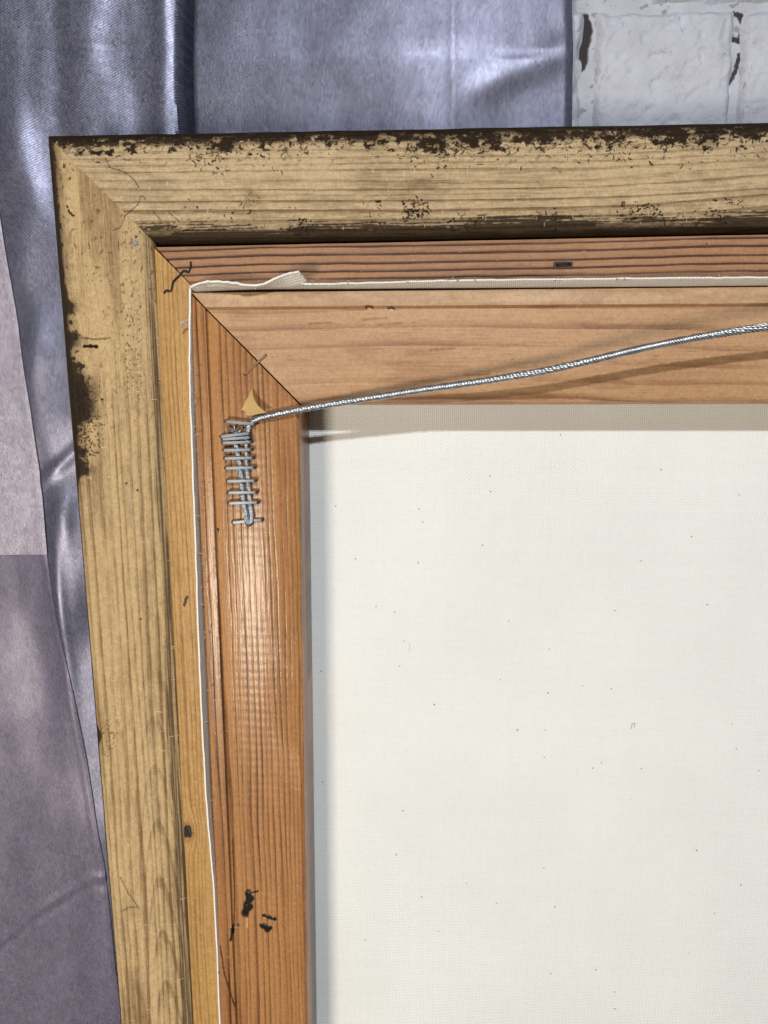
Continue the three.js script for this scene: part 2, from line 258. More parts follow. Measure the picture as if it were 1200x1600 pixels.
{
  const L = (S, E, z, side, wob) => [pp(...S, z), pp(...E, z), side, wob];
  const a = L([243.5, 386.5], atX([247, 384.5], [1200, 366.2], RIGHT), -1.6), b = L([306, 452], atX([300, 452], [1200, 444], RIGHT), -1.3);
  const lines = [[sunk(a[0], -17), sunk(a[1], -17), 1, 0], a, L([248, 391], atX([247, 390], [1200, 371], RIGHT), -1.2), b, [sunk(b[0], -17), sunk(b[1], -17), -1, 0]];
  const P = new Paint(...box4(lines, 5), 6), R = rng(21);
  P.fill((x, y) => {
    const d = edgeX(lines, 1, x) - y;
    const dd = d + 0.9 * (fbm(x * 0.018, 1.5, 3, 81) - 0.5) * 2 + 0.25 * (noise(x * 0.12, y * 0.2, 82) - 0.5);
    const r = dd / 2.6 + 0.55 * noise(dd * 0.35, 4.4, 80) + 0.25, t = r - Math.floor(r), id = Math.floor(r), s = 0.5 + 0.5 * hash(id, 4, 83);
    const late = (sstep(0.35, 0.8, t) * 0.3 + sstep(0.68, 0.82, t) * 0.95) * (1 - sstep(0.93, 1.0, t)) * s * (0.55 + 0.75 * noise(x * 0.05, id * 3.1, 84));
    const fib = fbm(x * 0.12, y * 5, 3, 85), mott = fbm(x * 0.05, y * 0.25, 3, 86), grit = fbm(x * 2.2, y * 2.2, 2, 87);
    const c = mix3([0.345, 0.172, 0.078], [0.05, 0.012, 0.005], clamp(1.25 * late + 0.5 * (fib - 0.5) + 0.5 * (mott - 0.5) + 0.12 * (grit - 0.5)));
    return [...c, 0.5 - 0.3 * late + 0.3 * (fib - 0.5)];
  });
  const M = (px, py) => pp(px, py).slice(0, 2);
  for (const q of [[[868, 410], [894, 410]], [[868, 417], [894, 417]], [[868, 410], [868, 417]], [[894, 410], [894, 417]]]) P.stroke(q.map((p) => M(...p)), 0.42, [0.02, 0.012, 0.008], 0.95, -0.5, 0.1, 3);
  P.stroke([M(1107, 379), M(1106, 386)], 0.22, [0.12, 0.05, 0.02], 0.8, -0.3);
  for (let k = 0; k < 40; k++) { const m = M(300 + 900 * R(), 390 + 50 * R()); P.stroke([m, [m[0] + 0.3 + R(), m[1] + (R() - 0.5) * 0.5]], 0.08, [0.55, 0.33, 0.17], 0.4, 0, 0, k); }
  part('top_strip', railGeometry(lines, true, P, 0.05, 13), new THREE.MeshStandardMaterial({ ...P.grit(0.2).maps(), bumpScale: 0.0005, roughness: 0.6 }), liner, 'reddish pine strip with dark growth rings');
}
{
  const L = (S, E, z, side, wob) => [pp(...S, z), pp(...E, z), side, wob];
  const a = L([241.5, 388], atY([244, 388], [303, 1600], LOW), -1.7), b = L([306.5, 454], atY([304, 454], [350, 1600], LOW), -1.3);
  const lines = [[sunk(a[0], -17), sunk(a[1], -17), -1, 0], a, L([246, 392.5], atY([247, 392], [306, 1600], LOW), -1.2), b, [sunk(b[0], -17), sunk(b[1], -17), 1, 0]];
  const P = new Paint(...box4(lines, 5), 5.4), R = rng(23), M = (px, py, z) => pp(px, py, z).slice(0, 2), K = M(291, 1303);
  P.fill((x, y) => {
    const dx = x - K[0], dy = y - K[1], bend = 3.2 * Math.exp(-(dy * dy) / 40) * Math.exp(-Math.abs(dx) / 5);
    const v = x - bend + 1.6 * fbm(y * 0.014, x * 0.05, 3, 91);
    const r = v * 0.62 + 0.8 * noise(x * 0.4, y * 0.01, 92), t = r - Math.floor(r), id = Math.floor(r);
    const late = sstep(0.3, 0.88, t) * (1 - sstep(0.9, 1, t)) * (0.3 + 0.7 * hash(id, 1, 93)) * (0.5 + 0.7 * noise(y * 0.02, id * 1.7, 94));
    const fib = fbm(y * 0.12, x * 4.5, 3, 95), mott = fbm(y * 0.03, x * 0.2, 3, 96), curl = fbm(x * 0.8, y * 0.35, 3, 97);
    let c = mix3([0.46, 0.265, 0.085], [0.23, 0.10, 0.028], clamp(0.7 * late + 0.6 * (fib - 0.5) + 0.7 * (mott - 0.5) + 0.35 * (curl - 0.5)));
    const kd = Math.hypot(dx / 2.6, dy / 3.6) + 0.35 * (fbm(x * 0.9, y * 0.9, 2, 98) - 0.5);
    c = mix3(c, [0.018, 0.010, 0.007], 1 - sstep(0.62, 0.86, kd)); c = mix3(c, [0.20, 0.085, 0.03], 0.5 * sstep(1.5, 0.9, kd) * sstep(0.6, 0.85, kd));
    return [...c, 0.5 - 0.25 * late + 0.3 * (fib - 0.5) + 0.35 * (curl - 0.5) - 0.3 * (1 - sstep(0.6, 0.9, kd))];
  });
  P.stroke([M(286, 948), M(289, 938), M(291, 934)], 0.45, [0.03, 0.03, 0.025], 0.9, -0.4, 0.15, 4);
  for (let k = 0; k < 40; k++) { const py = 420 + 1180 * R(), m = M(lerp(258, 315, (py - 400) / 1200) + R() * 24, py); P.stroke([m, [m[0] + (R() - 0.5) * 0.5, m[1] + 0.3 + R()]], 0.08, [0.24, 0.11, 0.03], 0.5, 0, 0, k); }
  part('left_strip', railGeometry(lines, false, P, 0.05, 17), new THREE.MeshStandardMaterial({ ...P.grit(0.2).maps(), bumpScale: 0.0007, roughness: 0.5 }), liner, 'yellow pine strip with a dark knot');
  const f = [[298, 409], [298, 417], [295, 425], [287, 423], [281, 430], [271, 440], [269, 449], [267, 455], [260, 454], [256, 458]].map(([x, y]) => pp(x, y, -1));
  part('corrugated_fastener', wavyStrip(f, -0.006, -0.0007, 0.0006), blackSteel, liner, 'black wavy corrugated fastener across the mitre');
}
const steel = new THREE.MeshStandardMaterial({ color: new THREE.Color().setRGB(0.165, 0.185, 0.215), roughness: 0.42, metalness: 0.9 });
const rusty = new THREE.MeshStandardMaterial({ color: new THREE.Color().setRGB(0.19, 0.115, 0.07), roughness: 0.55, metalness: 0.7 });
// a staple: a flat crown with rounded shoulders and two legs going down into the wood
function stapleGeometry(A, B, zw, lift, wide = 0.95, thick = 0.65) {
  const a = vec(sunk(A, zw + lift)), b = vec(sunk(B, zw + lift)), d = b.clone().sub(a).normalize(), dn = new THREE.Vector3(0, 0, 1), s = new THREE.Vector3().crossVectors(dn, d).normalize();
  const r = 0.0007, pts = [];
  const leg = (p, q) => { const out = []; for (let k = 0; k <= 4; k++) { const t = k / 4 * Math.PI / 2; out.push(p.clone().addScaledVector(q, r - r * Math.sin(t) + 0).addScaledVector(dn, -r + r * Math.cos(t) - 0)); } return out; };
  pts.push(a.clone().addScaledVector(dn, -0.004)); leg(a, d).reverse().forEach((p) => pts.push(p)); leg(b, d.clone().negate()).forEach((p) => pts.push(p)); pts.push(b.clone().addScaledVector(dn, -0.004));
  const pos = [], idx = [], w = wide / 2000, h = thick / 2000, sec = [[-1, 0.7], [-0.86, 1], [0.86, 1], [1, 0.7], [1, -1], [-1, -1]];
  pts.forEach((p, k) => { const t = pts[Math.min(k + 1, pts.length - 1)].clone().sub(pts[Math.max(k - 1, 0)]).normalize(), up = new THREE.Vector3().crossVectors(t, s).normalize(); if (up.dot(dn) < 0 && Math.abs(t.dot(dn)) < 0.9) up.negate(); for (const [u, v] of sec) { const q = p.clone().addScaledVector(s, u * w).addScaledVector(up, v * h); pos.push(q.x, q.y, q.z); } });
  const m = sec.length; for (let k = 0; k + 1 < pts.length; k++) for (let q = 0; q < m; q++) { const x = k * m + q, y = k * m + (q + 1) % m; idx.push(x, y, y + m, x, y + m, x + m); }
  const g = new THREE.BufferGeometry(); g.setAttribute('position', new THREE.Float32BufferAttribute(pos, 3)); g.setIndex(idx); return creased(orient(g), 0.6);
}
part('staple', stapleGeometry(pp(870, 414, -1.2), pp(891, 413, -1.2), -1.2, 0.45, 0.8, 0.5), blackSteel, liner, 'small black staple in the reddish strip');

// ------------------------------------------------------------------ 3. stretcher bars
const stretcher = thing('stretcher_frame', 'mitred orange pine stretcher bars holding the white canvas', 'stretcher frame');
const mitre = (y) => [299 + (y - 460) * 1.0, y];
{
  const L = (S, E, z, side, wob) => [pp(...S, z), pp(...E, z), side, wob];
  const a = L([299, 457.5], [RIGHT, 445.5], 1.8), e = L([472, 633], [RIGHT, 630.6], -1.6);
  const lines = [[sunk(a[0], -19.5), sunk(a[1], -19.5), 1, 0], a, L([302.5, 460], [RIGHT, 448], 2.2), L([320, 479.5], [RIGHT, 472], 2.2), L([325, 484.5], [RIGHT, 477], 1.0), L([397, 557], [RIGHT, 556], 1.25), L([464, 625], [RIGHT, 624], 1.0), L([469, 630], [RIGHT, 628.6], 0.4), e, [sunk(e[0], -19.5), sunk(e[1], -19.5), -1, 0]];
  const P = new Paint(...box4(lines, 4), 5.6), R = rng(31), M = (px, py) => pp(px, py, 1).slice(0, 2);
  P.fill((x, y) => {
    const d = edgeX(lines, 1, x) - y, lip = sstep(5.0, 4.6, d);
    const v = d + 6.0 * (fbm(x * 0.008 + 5, d * 0.03, 3, 101) - 0.5) + 1.2 * (noise(x * 0.04, d * 0.15, 102) - 0.5);
    const r = v * 0.17, t = r - Math.floor(r), id = Math.floor(r);
    const late = sstep(0.5, 0.95, t) * (1 - sstep(0.95, 1, t)) * (0.3 + 0.7 * hash(id, 6, 103)) * (0.4 + 0.9 * noise(x * 0.02, id * 2.3, 104));
    const fib = fbm(x * 0.1, y * 3.6, 3, 105), mott = fbm(x * 0.025, y * 0.09, 3, 106), grit = fbm(x * 1.8, y * 2.2, 2, 107), amber = sstep(0.6, 0.75, fbm(x * 0.05, y * 0.35, 3, 108));
    let c = mix3([0.46, 0.268, 0.138], [0.22, 0.095, 0.038], clamp(0.8 * late + 0.5 * (fib - 0.5) + 0.75 * (mott - 0.5) + 0.2 * (grit - 0.5) + 0.3 * amber));
    c = mix3(c, mix3([0.50, 0.33, 0.19], [0.36, 0.205, 0.105], clamp(0.5 + 1.6 * (fbm(x * 0.09, y * 0.5, 3, 109) - 0.5))), lip * 0.8);
    return [...c, 0.5 - 0.15 * late + 0.35 * (fib - 0.5) + 0.1 * (grit - 0.5)];
  });
  const brown = [0.12, 0.045, 0.015];
  for (let k = 0; k < 150; k++) { const m = M(330 + 1000 * R(), 492 + 135 * R()); P.stroke([m, [m[0] + 0.8 + 1.8 * R(), m[1] - 0.25 * R()]], 0.05 + 0.06 * R(), brown, 0.15 + 0.4 * R() * R(), -0.12, 0.05, k); }   // resin ducts
  for (let k = 0; k < 60; k++) { const m = M(330 + 900 * R(), 458 + 18 * R()); P.stroke([m, [m[0] + (R() - 0.5) * 5, m[1] - 0.8 * R()]], 0.3 + 0.9 * R(), R() < 0.6 ? [0.58, 0.40, 0.23] : [0.30, 0.16, 0.075], 0.1, 0, 0.5, k); }   // rubbed patches on the lip
  for (const [px, py] of [[578, 481], [612, 483]]) { P.stroke([M(px - 5, py - 1), M(px + 4, py)], 0.65, brown, 0.85, -0.4, 0.2, px); P.stroke([M(px - 3, py + 1), M(px + 3, py + 2)], 0.3, [0.6, 0.42, 0.24], 0.6, 0, 0.1, px); }
  for (const [px, py, w] of [[500, 505, 3], [585, 498, 2], [690, 545, 2.2], [745, 585, 2.4], [610, 506, 1.5]]) { const m = M(px, py); P.stroke([[m[0] - 4, m[1] - 0.3], [m[0], m[1]], [m[0] + 4, m[1] + 0.2]], 0.45, [0.22, 0.075, 0.02], 0.25, 0, 0.3, px); }
  part('top_bar', railGeometry(lines, true, P, 0.05, 23), new THREE.MeshStandardMaterial({ ...P.grit(0.2).maps(), bumpScale: 0.00022, roughness: 0.52 }), stretcher, 'pale orange pine top bar');
}
{
  const L = (S, E, z, side, wob) => [pp(...S, z), pp(...E, z), side, wob];
  const low = (S, E) => atY(S, E, LOW);
  const a = L([298.3, 460], low([302, 460], [346, 1600]), 1.6), e = L([470.5, 635], low([468.5, 634], [484, 1600]), -1.6);
  const lines = [[sunk(a[0], -19.5), sunk(a[1], -19.5), -1, 0], a, L([301.5, 463.5], low([305, 463], [349, 1600]), 2.0), L([320, 482], low([324, 482], [369, 1600]), 2.0), L([322.5, 485], low([326.5, 485], [371.5, 1600]), 0.2), L([325.5, 488], low([329.5, 488], [374.5, 1600]), 0.5),
    L([397, 560.5], low([396, 560], [428, 1600]), 1.35), L([461, 625.5], low([460, 626], [476, 1600]), 1.75), L([467, 631.5], low([465, 632], [480.5, 1600]), 0.9), e, [sunk(e[0], -19.5), sunk(e[1], -19.5), 1, 0]];
  const P = new Paint(...box4(lines, 5), 5.4), R = rng(37), M = (px, py) => pp(px, py, 1).slice(0, 2);
  P.fill((x, y) => {
    const d = x - edgeY(lines, 4, y), lip = sstep(0.0, -0.4, d);
    const v = d + 1.6 * (fbm(y * 0.012, d * 0.04, 3, 111) - 0.5) + 0.35 * (noise(y * 0.06, d * 0.4, 112) - 0.5);
    const r = v / (2.9 - 0.03 * clamp(v, -9, 30)) + 1.1 * noise(v * 0.3, y * 0.004, 113), t = r - Math.floor(r), id = Math.floor(r);
    const late = (sstep(0.1, 0.85, t) * 0.5 + sstep(0.6, 0.86, t) * 0.4) * (1 - sstep(0.9, 1, t)) * (0.6 + 0.4 * hash(id, 3, 114)) * (0.6 + 0.7 * noise(y * 0.03, id * 3.3, 115));
    const fib = fbm(y * 0.12, x * 5, 3, 116), mott = fbm(y * 0.02, x * 0.1, 3, 117), grit = fbm(x * 2, y * 2, 2, 118);
    let c = mix3([0.42, 0.205, 0.080], [0.075, 0.024, 0.009], clamp(0.9 * late + 0.6 * (fib - 0.5) + 0.55 * (mott - 0.5) + 0.2 * (grit - 0.5) + lip * 0.12));
    const red = sstep(0.55, 0.7, fbm(y * 0.01, x * 0.3, 2, 119)); c = mix3(c, mul3([0.27, 0.095, 0.035], 0.7 + 0.6 * fib), 0.35 * red * (1 - late));
    const ripple = 0.5 + 0.5 * Math.sin(y * 2.05 + 0.8 * noise(x * 0.2, y * 0.05, 120));       // planer marks across the bar
    return [...c, 0.5 - 0.3 * late + 0.25 * (fib - 0.5) + 0.07 * (ripple - 0.5) * (1 - lip)];
  });
  const black = [0.012, 0.010, 0.009];
  const blot = (poly, rad, seed) => P.stroke(poly.map((q) => M(...q)), rad, black, 0.96, 0.1, 0.35, seed);
  blot([[388, 1393], [388, 1405], [386, 1418], [383, 1428]], 1.5, 1); blot([[385, 1396], [392, 1403], [390, 1416], [384, 1424]], 1.2, 2); blot([[392, 1394], [402, 1392]], 0.5, 3);
  blot([[411, 1429], [420, 1432], [430, 1435]], 0.85, 4); blot([[408, 1445], [415, 1447], [422, 1448], [417, 1452]], 1.25, 5); blot([[364, 1448], [363, 1458], [362, 1466]], 0.55, 6);
  P.disc(...M(372, 1446), 0.8, [0.05, 0.06, 0.065], 0.9, 0.1); P.stroke([M(386, 1436), M(386, 1450)], 0.35, [0.6, 0.36, 0.16], 0.7, 0, 0.1, 5);
  blot([[340, 827], [341, 831]], 0.55, 8);
  P.stroke([M(363, 1310), M(366, 1400), M(365, 1450)], 0.3, [0.06, 0.022, 0.012], 0.6, -0.3, 0.15, 9);
  P.stroke([M(345, 1475), M(352, 1520), M(368, 1570)], 0.3, [0.05, 0.02, 0.01], 0.7, -0.3, 0.2, 10);
  for (let k = 0; k < 70; k++) { const py = 500 + 1080 * R(), m = M(lerp(304, 350, (py - 460) / 1140) + R() * (R() < 0.5 ? 24 : 150), py); if (m[0] > edgeY(lines, 7, m[1])) continue; P.stroke([m, [m[0] + (R() - 0.3) * 1.6, m[1] + (R() - 0.5) * 0.8]], 0.06 + 0.06 * R(), [0.62, 0.38, 0.2], 0.5, -0.1, 0.05, k); }
  for (const [px, py] of [[477, 1244], [418, 673], [466, 1382], [462, 1410]]) P.disc(...M(px, py), 0.35, [0.6, 0.4, 0.24], 0.8, 0);
  part('left_bar', railGeometry(lines, false, P, 0.04, 29), new THREE.MeshPhysicalMaterial({ ...P.grit(0.2).maps(), bumpScale: 0.0003, roughness: 0.28, specularIntensity: 0.9 }), stretcher, 'reddish pine side bar with close dark grain and black flecks');
  part('staple', stapleGeometry(pp(382, 586, 1.1), pp(416, 554.5, 1.1), 1.1, 0.5, 0.75, 0.5), rusty, stretcher, 'rusty staple across the mitre');
}

// ------------------------------------------------------------------ 4. canvas: cloth panel behind the bars, edges wrapped round them, a folded loose end
const canvas = thing('canvas', 'white woven canvas stretched over the pine bars with frayed folded edges', 'canvas');
function tile(w, h, fn, srgb) { const d = new Uint8Array(w * h * 4); for (let j = 0; j < h; j++) for (let i = 0; i < w; i++) { const o = fn(i / w, j / h, i, j); for (let c = 0; c < 3; c++) d[(j * w + i) * 4 + c] = 255 * clamp(Array.isArray(o) ? o[c] : o); d[(j * w + i) * 4 + 3] = 255; } const t = new THREE.DataTexture(d, w, h); t.wrapS = t.wrapT = THREE.RepeatWrapping; t.magFilter = t.minFilter = THREE.LinearFilter; if (srgb) t.colorSpace = THREE.SRGBColorSpace; t.needsUpdate = true; return t; }
const weave = (N, px, seed) => tile(N * px, N * px, (u, v, i, j) => {   // plain weave: N threads each way, uneven
  const x = u * N, y = v * N, ix = Math.floor(x), iy = Math.floor(y), fx = x - ix - 0.5, fy = y - iy - 0.5, over = (ix + iy) % 2;
  const a = Math.cos(fx * Math.PI) ** 0.7, b = Math.cos(fy * Math.PI) ** 0.7, tx = 0.9 + 0.2 * hash(ix, 1, seed), ty = 0.9 + 0.2 * hash(iy, 2, seed);
  return 0.12 + 0.62 * (over ? a * tx * (0.55 + 0.45 * Math.cos(fy * 2.6)) : b * ty * (0.55 + 0.45 * Math.cos(fx * 2.6))) * (0.85 + 0.3 * hash(i, j, seed));
});
const weaveMap = weave(48, 8, 7);
function sheet(nu, nv, fn, uvScale = 1000) {   // fn(u, v) -> mm; uv in metres along u and v
  const pos = [], uv = [], idx = [], P0 = [];
  for (let j = 0; j <= nv; j++) for (let i = 0; i <= nu; i++) { const p = fn(i / nu, j / nv); P0.push(p); pos.push(p[0] / 1000, p[1] / 1000, p[2] / 1000); }
  const lu = [0], lv = [0], dist = (a, b) => Math.hypot(a[0] - b[0], a[1] - b[1], a[2] - b[2]), mid = (nu + 1) * Math.floor(nv / 2);
  for (let i = 1; i <= nu; i++) lu.push(lu[i - 1] + dist(P0[mid + i], P0[mid + i - 1]));
  for (let j = 1; j <= nv; j++) lv.push(lv[j - 1] + dist(P0[j * (nu + 1)], P0[(j - 1) * (nu + 1)]));
  for (let j = 0; j <= nv; j++) for (let i = 0; i <= nu; i++) uv.push(lu[i] / uvScale, lv[j] / uvScale);
  for (let j = 0; j < nv; j++) for (let i = 0; i < nu; i++) { const a = j * (nu + 1) + i, b = a + 1, c = a + nu + 1, d = c + 1; idx.push(a, b, d, a, d, c); }
  const g = new THREE.BufferGeometry(); g.setAttribute('position', new THREE.Float32BufferAttribute(pos, 3)); g.setAttribute('uv', new THREE.Float32BufferAttribute(uv, 2)); g.setIndex(idx); g.computeVertexNormals(); return g;
}
function thicken(g, t) {   // a sheet gets a back and edges, t mm apart
  const p = g.attributes.position, n = g.attributes.normal, u = g.attributes.uv, N = p.count, pos = [], uv = [], idx = [...g.index.array], edges = new Map();
  for (let s = 0; s < 2; s++) for (let i = 0; i < N; i++) { const k = s ? -t / 1000 : 0; pos.push(p.getX(i) + n.getX(i) * k, p.getY(i) + n.getY(i) * k, p.getZ(i) + n.getZ(i) * k); uv.push(u.getX(i), u.getY(i)); }
  const ix = g.index.array;
  for (let i = 0; i < ix.length; i += 3) { idx.push(ix[i] + N, ix[i + 2] + N, ix[i + 1] + N); for (let q = 0; q < 3; q++) { const a = ix[i + q], b = ix[i + (q + 1) % 3]; if (edges.has(b + '_' + a)) edges.delete(b + '_' + a); else edges.set(a + '_' + b, [a, b]); } }
  for (const [a, b] of edges.values()) idx.push(a, b + N, b, a, a + N, b + N);
  const o = new THREE.BufferGeometry(); o.setAttribute('position', new THREE.Float32BufferAttribute(pos, 3)); o.setAttribute('uv', new THREE.Float32BufferAttribute(uv, 2)); o.setIndex(idx); return creased(o, 0.9);
}
const clothColour = [0.85, 0.87, 0.865];
const edgeCloth = new THREE.MeshStandardMaterial({ color: new THREE.Color().setRGB(0.85, 0.84, 0.80), roughness: 0.95, bumpMap: weaveMap.clone(), bumpScale: 0.0003 });
edgeCloth.bumpMap.repeat.set(1000 / 30, 1000 / 30); edgeCloth.bumpMap.needsUpdate = true;
{
  const c0 = pp(300, 455, 1), x0 = c0[0] + 0.5, x1 = pp(RIGHT, 500, 1)[0] - 1, y1 = c0[1] - 0.5, y0 = pp(346, LOW, 1)[1] + 1;
  const g = sheet(60, 80, (u, v) => { const x = lerp(x0, x1, u), y = lerp(y0, y1, v); return [x, y, -20.4 + 0.5 * (fbm(x * 0.012, y * 0.012, 2, 131) - 0.5)]; });
  const P = new Paint(x0, y0, x1, y1, 5.2), R = rng(41), M = (px, py) => pp(px, py, -20.4).slice(0, 2);
  P.fill((x, y) => { const k = 0.955 + 0.07 * fbm(x * 0.03, y * 0.03, 3, 132) + 0.03 * (fbm(x * 0.25, y * 3, 2, 133) - 0.5) + 0.03 * (fbm(x * 3, y * 0.25, 2, 134) - 0.5) + 0.03 * (hash(Math.floor(x * 2.6), Math.floor(y * 2.6), 135) - 0.5); return mul3(clothColour, k); });
  const speck = [0.20, 0.175, 0.14];
  for (const [a, b, s = 1] of [[475, 172], [477, 213, 1.2], [290, 258], [300, 292, 0.8], [458, 352], [125, 388], [290, 397], [1125, 222, 1.2], [922, 155], [1000, 330, 1.2], [870, 393], [180, 512, 1.2], [228, 527], [525, 550, 1.3], [800, 523], [1043, 507], [252, 602], [630, 624, 1.1], [240, 667], [503, 702], [628, 737, 1.1], [792, 727, 1.2], [330, 767, 1.3], [548, 834, 1.6], [620, 834], [617, 905, 1.4], [1107, 820, 1.2], [767, 918], [870, 935], [1117, 883], [1177, 940], [248, 1043, 1.1], [232, 1157], [1015, 1147, 1.5], [617, 1192], [415, 1233], [297, 1268], [343, 1358, 1.2], [150, 1380], [493, 1285, 1.1], [645, 1293], [635, 1467], [800, 1515, 1.1], [800, 1560, 1.4], [1060, 1312], [995, 1415], [750, 1457], [660, 65], [75, 250], [40, 970, 1.6], [37, 680], [718, 720], [742, 933], [1128, 1237]])
    P.stroke([M(480 + a * 0.6, 640 + b * 0.6), M(480 + a * 0.6 + (R() - 0.5) * 3, 640 + b * 0.6 + 2 * R())], 0.16 * s + 0.05, speck, 0.85, 0, 0, a);
  P.stroke([M(640, 1005), M(640, 1018)], 0.13, speck, 0.2); P.stroke([M(902, 1200), M(902, 1212)], 0.13, speck, 0.12);
  P.stroke([M(986, 1139), M(988, 1131), M(992, 1130), M(991, 1138)], 0.22, [0.45, 0.43, 0.38], 0.8);
  for (let k = 0; k < 260; k++) P.disc(lerp(x0, x1, R()), lerp(y0, y1, R()), 0.12 + 0.16 * R() * R(), speck, 0.2 + 0.45 * R() * R());
  const { map } = P.maps(); map.repeat.set(1000 / (x1 - x0), 1000 / (y1 - y0));
  const b = weaveMap.clone(); b.repeat.set(1000 / 34, 1000 / 34); b.needsUpdate = true;
  part('cloth_panel', thicken(g, 0.5), new THREE.MeshStandardMaterial({ map, bumpMap: b, bumpScale: 0.00032, roughness: 0.95 }), canvas);

  // wrapped edges: a strip up each outer side of the bars that stands a few millimetres proud of the wood
  const leftBase = [[298, 457], [300, 588], [304, 705], [311.5, 867], [320, 1050], [328.5, 1250], [338.5, 1400], [345.5, 1600]], leftTop = [[295.5, 450], [295, 588], [299, 705], [304.5, 867], [311, 1050], [321, 1250], [333.5, 1400], [342.5, 1600]];
  const curveOf = (pts, z) => new THREE.CatmullRomCurve3(pts.map(([x, y], i) => vec(pp(x, y, Array.isArray(z) ? z[i] : z))), false, 'catmullrom', 0.5);
  const strip = (base, top, zb, zt, n, amp, seed) => {
    const b0 = curveOf(base, zb), t0 = curveOf(top, zt);
    return thicken(sheet(n, 6, (u, v) => { const b1 = b0.getPoint(u), t1 = t0.getPoint(u), f = 0.25 * amp * Math.sin(v * 2.5) * (noise(u * 60, 1, seed) - 0.5), e = v > 0.9 ? 0.3 * (noise(u * n * 0.7, 2, seed) - 0.5) : 0;
      if (v < 0.34) { const k = v / 0.34; return [b1.x * 1000, b1.y * 1000, lerp(-19, b1.z * 1000, k)]; }
      const k = (v - 0.34) / 0.66; return [lerp(b1.x, t1.x, k) * 1000 + f, lerp(b1.y, t1.y, k) * 1000 + f, lerp(b1.z, t1.z, k) * 1000 + e]; }), 0.55);
  };
  leftBase.push(atY([338.5, 1400], [345.5, 1600], LOW)); leftTop.push(atY([333.5, 1400], [342.5, 1600], LOW));
  part('wrapped_edge', strip(leftBase, leftTop, 1.0, [3.2, 3.2, 3.6, 4.8, 5.6, 5.2, 3.6, 2.6, 2.6], 220, 1, 3), edgeCloth, canvas);
  const topBase = [[297, 456], [405, 451], [560, 450], [680, 449], [800, 448.5], [950, 447.5], [1080, 446.5], [1200, 445.5], [RIGHT, 443.5]], topTop = [[297, 449], [405, 447], [560, 443.5], [680, 440], [800, 438], [950, 436.5], [1080, 435.5], [1200, 434.5], [RIGHT, 432]];
  part('wrapped_edge', strip(topBase, topTop, 1.0, [3.4, 3.4, 3.6, 4.2, 4.6, 4.6, 4.6, 4.6, 4.6], 260, 1.2, 5), edgeCloth, canvas);
  // the folded corner and its loose tail
  const ribbon = (base, top, zb, zt, wob, seed) => { const b0 = curveOf(base, zb), t0 = curveOf(top, zt); return thicken(sheet(60, 14, (u, v) => { const b1 = b0.getPoint(u), t1 = t0.getPoint(u), w = wob * Math.sin(v * 3.1 + u * 4) * Math.sin(u * 3.1), e = (u > 0.985 || v > 0.96) ? 0.5 * (noise(u * 37 + v * 29, 2, seed) - 0.5) : 0; return [lerp(b1.x, t1.x, v) * 1000 + e, lerp(b1.y, t1.y, v) * 1000 + w + e, lerp(b1.z, t1.z, v) * 1000]; }), 0.6); };
  part('folded_tail', ribbon([[297, 456], [312, 452], [340, 451], [375, 451], [405, 450.5], [430, 449.5], [456, 447], [479, 440]], [[297.5, 449.5], [318, 442], [340, 440.5], [375, 443.5], [405, 446], [430, 436], [450, 428.5], [466, 425.5]], [1.2, 1.2, 1.2, 1.2, 1.4, 2, 4, 6.5], [4, 7, 8, 8, 7, 8, 9, 10], 0.25, 11), edgeCloth, canvas, 'white canvas fold ending in a loose raised tail');
  part('folded_layer', ribbon([[300, 454.5], [330, 452.5], [360, 452.5], [400, 452]], [[303, 451], [330, 446.5], [362, 446], [402, 448.5]], 1.4, [3, 5, 5, 4], 0.15, 12), edgeCloth, canvas);
  const RT = rng(61), threads = [];
  for (let k = 0; k < 46; k++) { const u = RT(), up = k % 2, z = 2.5 + 3 * RT(), q = up ? [lerp(300, 1250, u), lerp(441, 434, u)] : [lerp(297, 342, u), lerp(460, 1590, u)], a = RT() * 6.28, l = 2 + 5 * RT(); threads.push(new THREE.TubeGeometry(new THREE.CatmullRomCurve3([[q[0] + (up ? 0 : 2), q[1] + (up ? 3 : 0), z], [q[0] + Math.cos(a) * l * 0.5, q[1] + Math.sin(a) * l * 0.5, z + 0.8], [q[0] + Math.cos(a + 0.9) * l, q[1] + Math.sin(a + 0.9) * l, z + RT()]].map((p) => vec(pp(...p)))), 8, 0.00013, 4)); }
  part('frayed_threads', mergeGeometries(threads), edgeCloth, canvas).userData.kind = 'stuff';
  const tuft = new THREE.CatmullRomCurve3([[296, 499, 2.6], [291, 501.5, 3], [286, 503, 3.2], [283.5, 507, 3], [283, 511, 2.4]].map((p) => vec(pp(...p))));
  part('loose_thread', new THREE.TubeGeometry(tuft, 20, 0.00038, 6), edgeCloth, canvas);
}

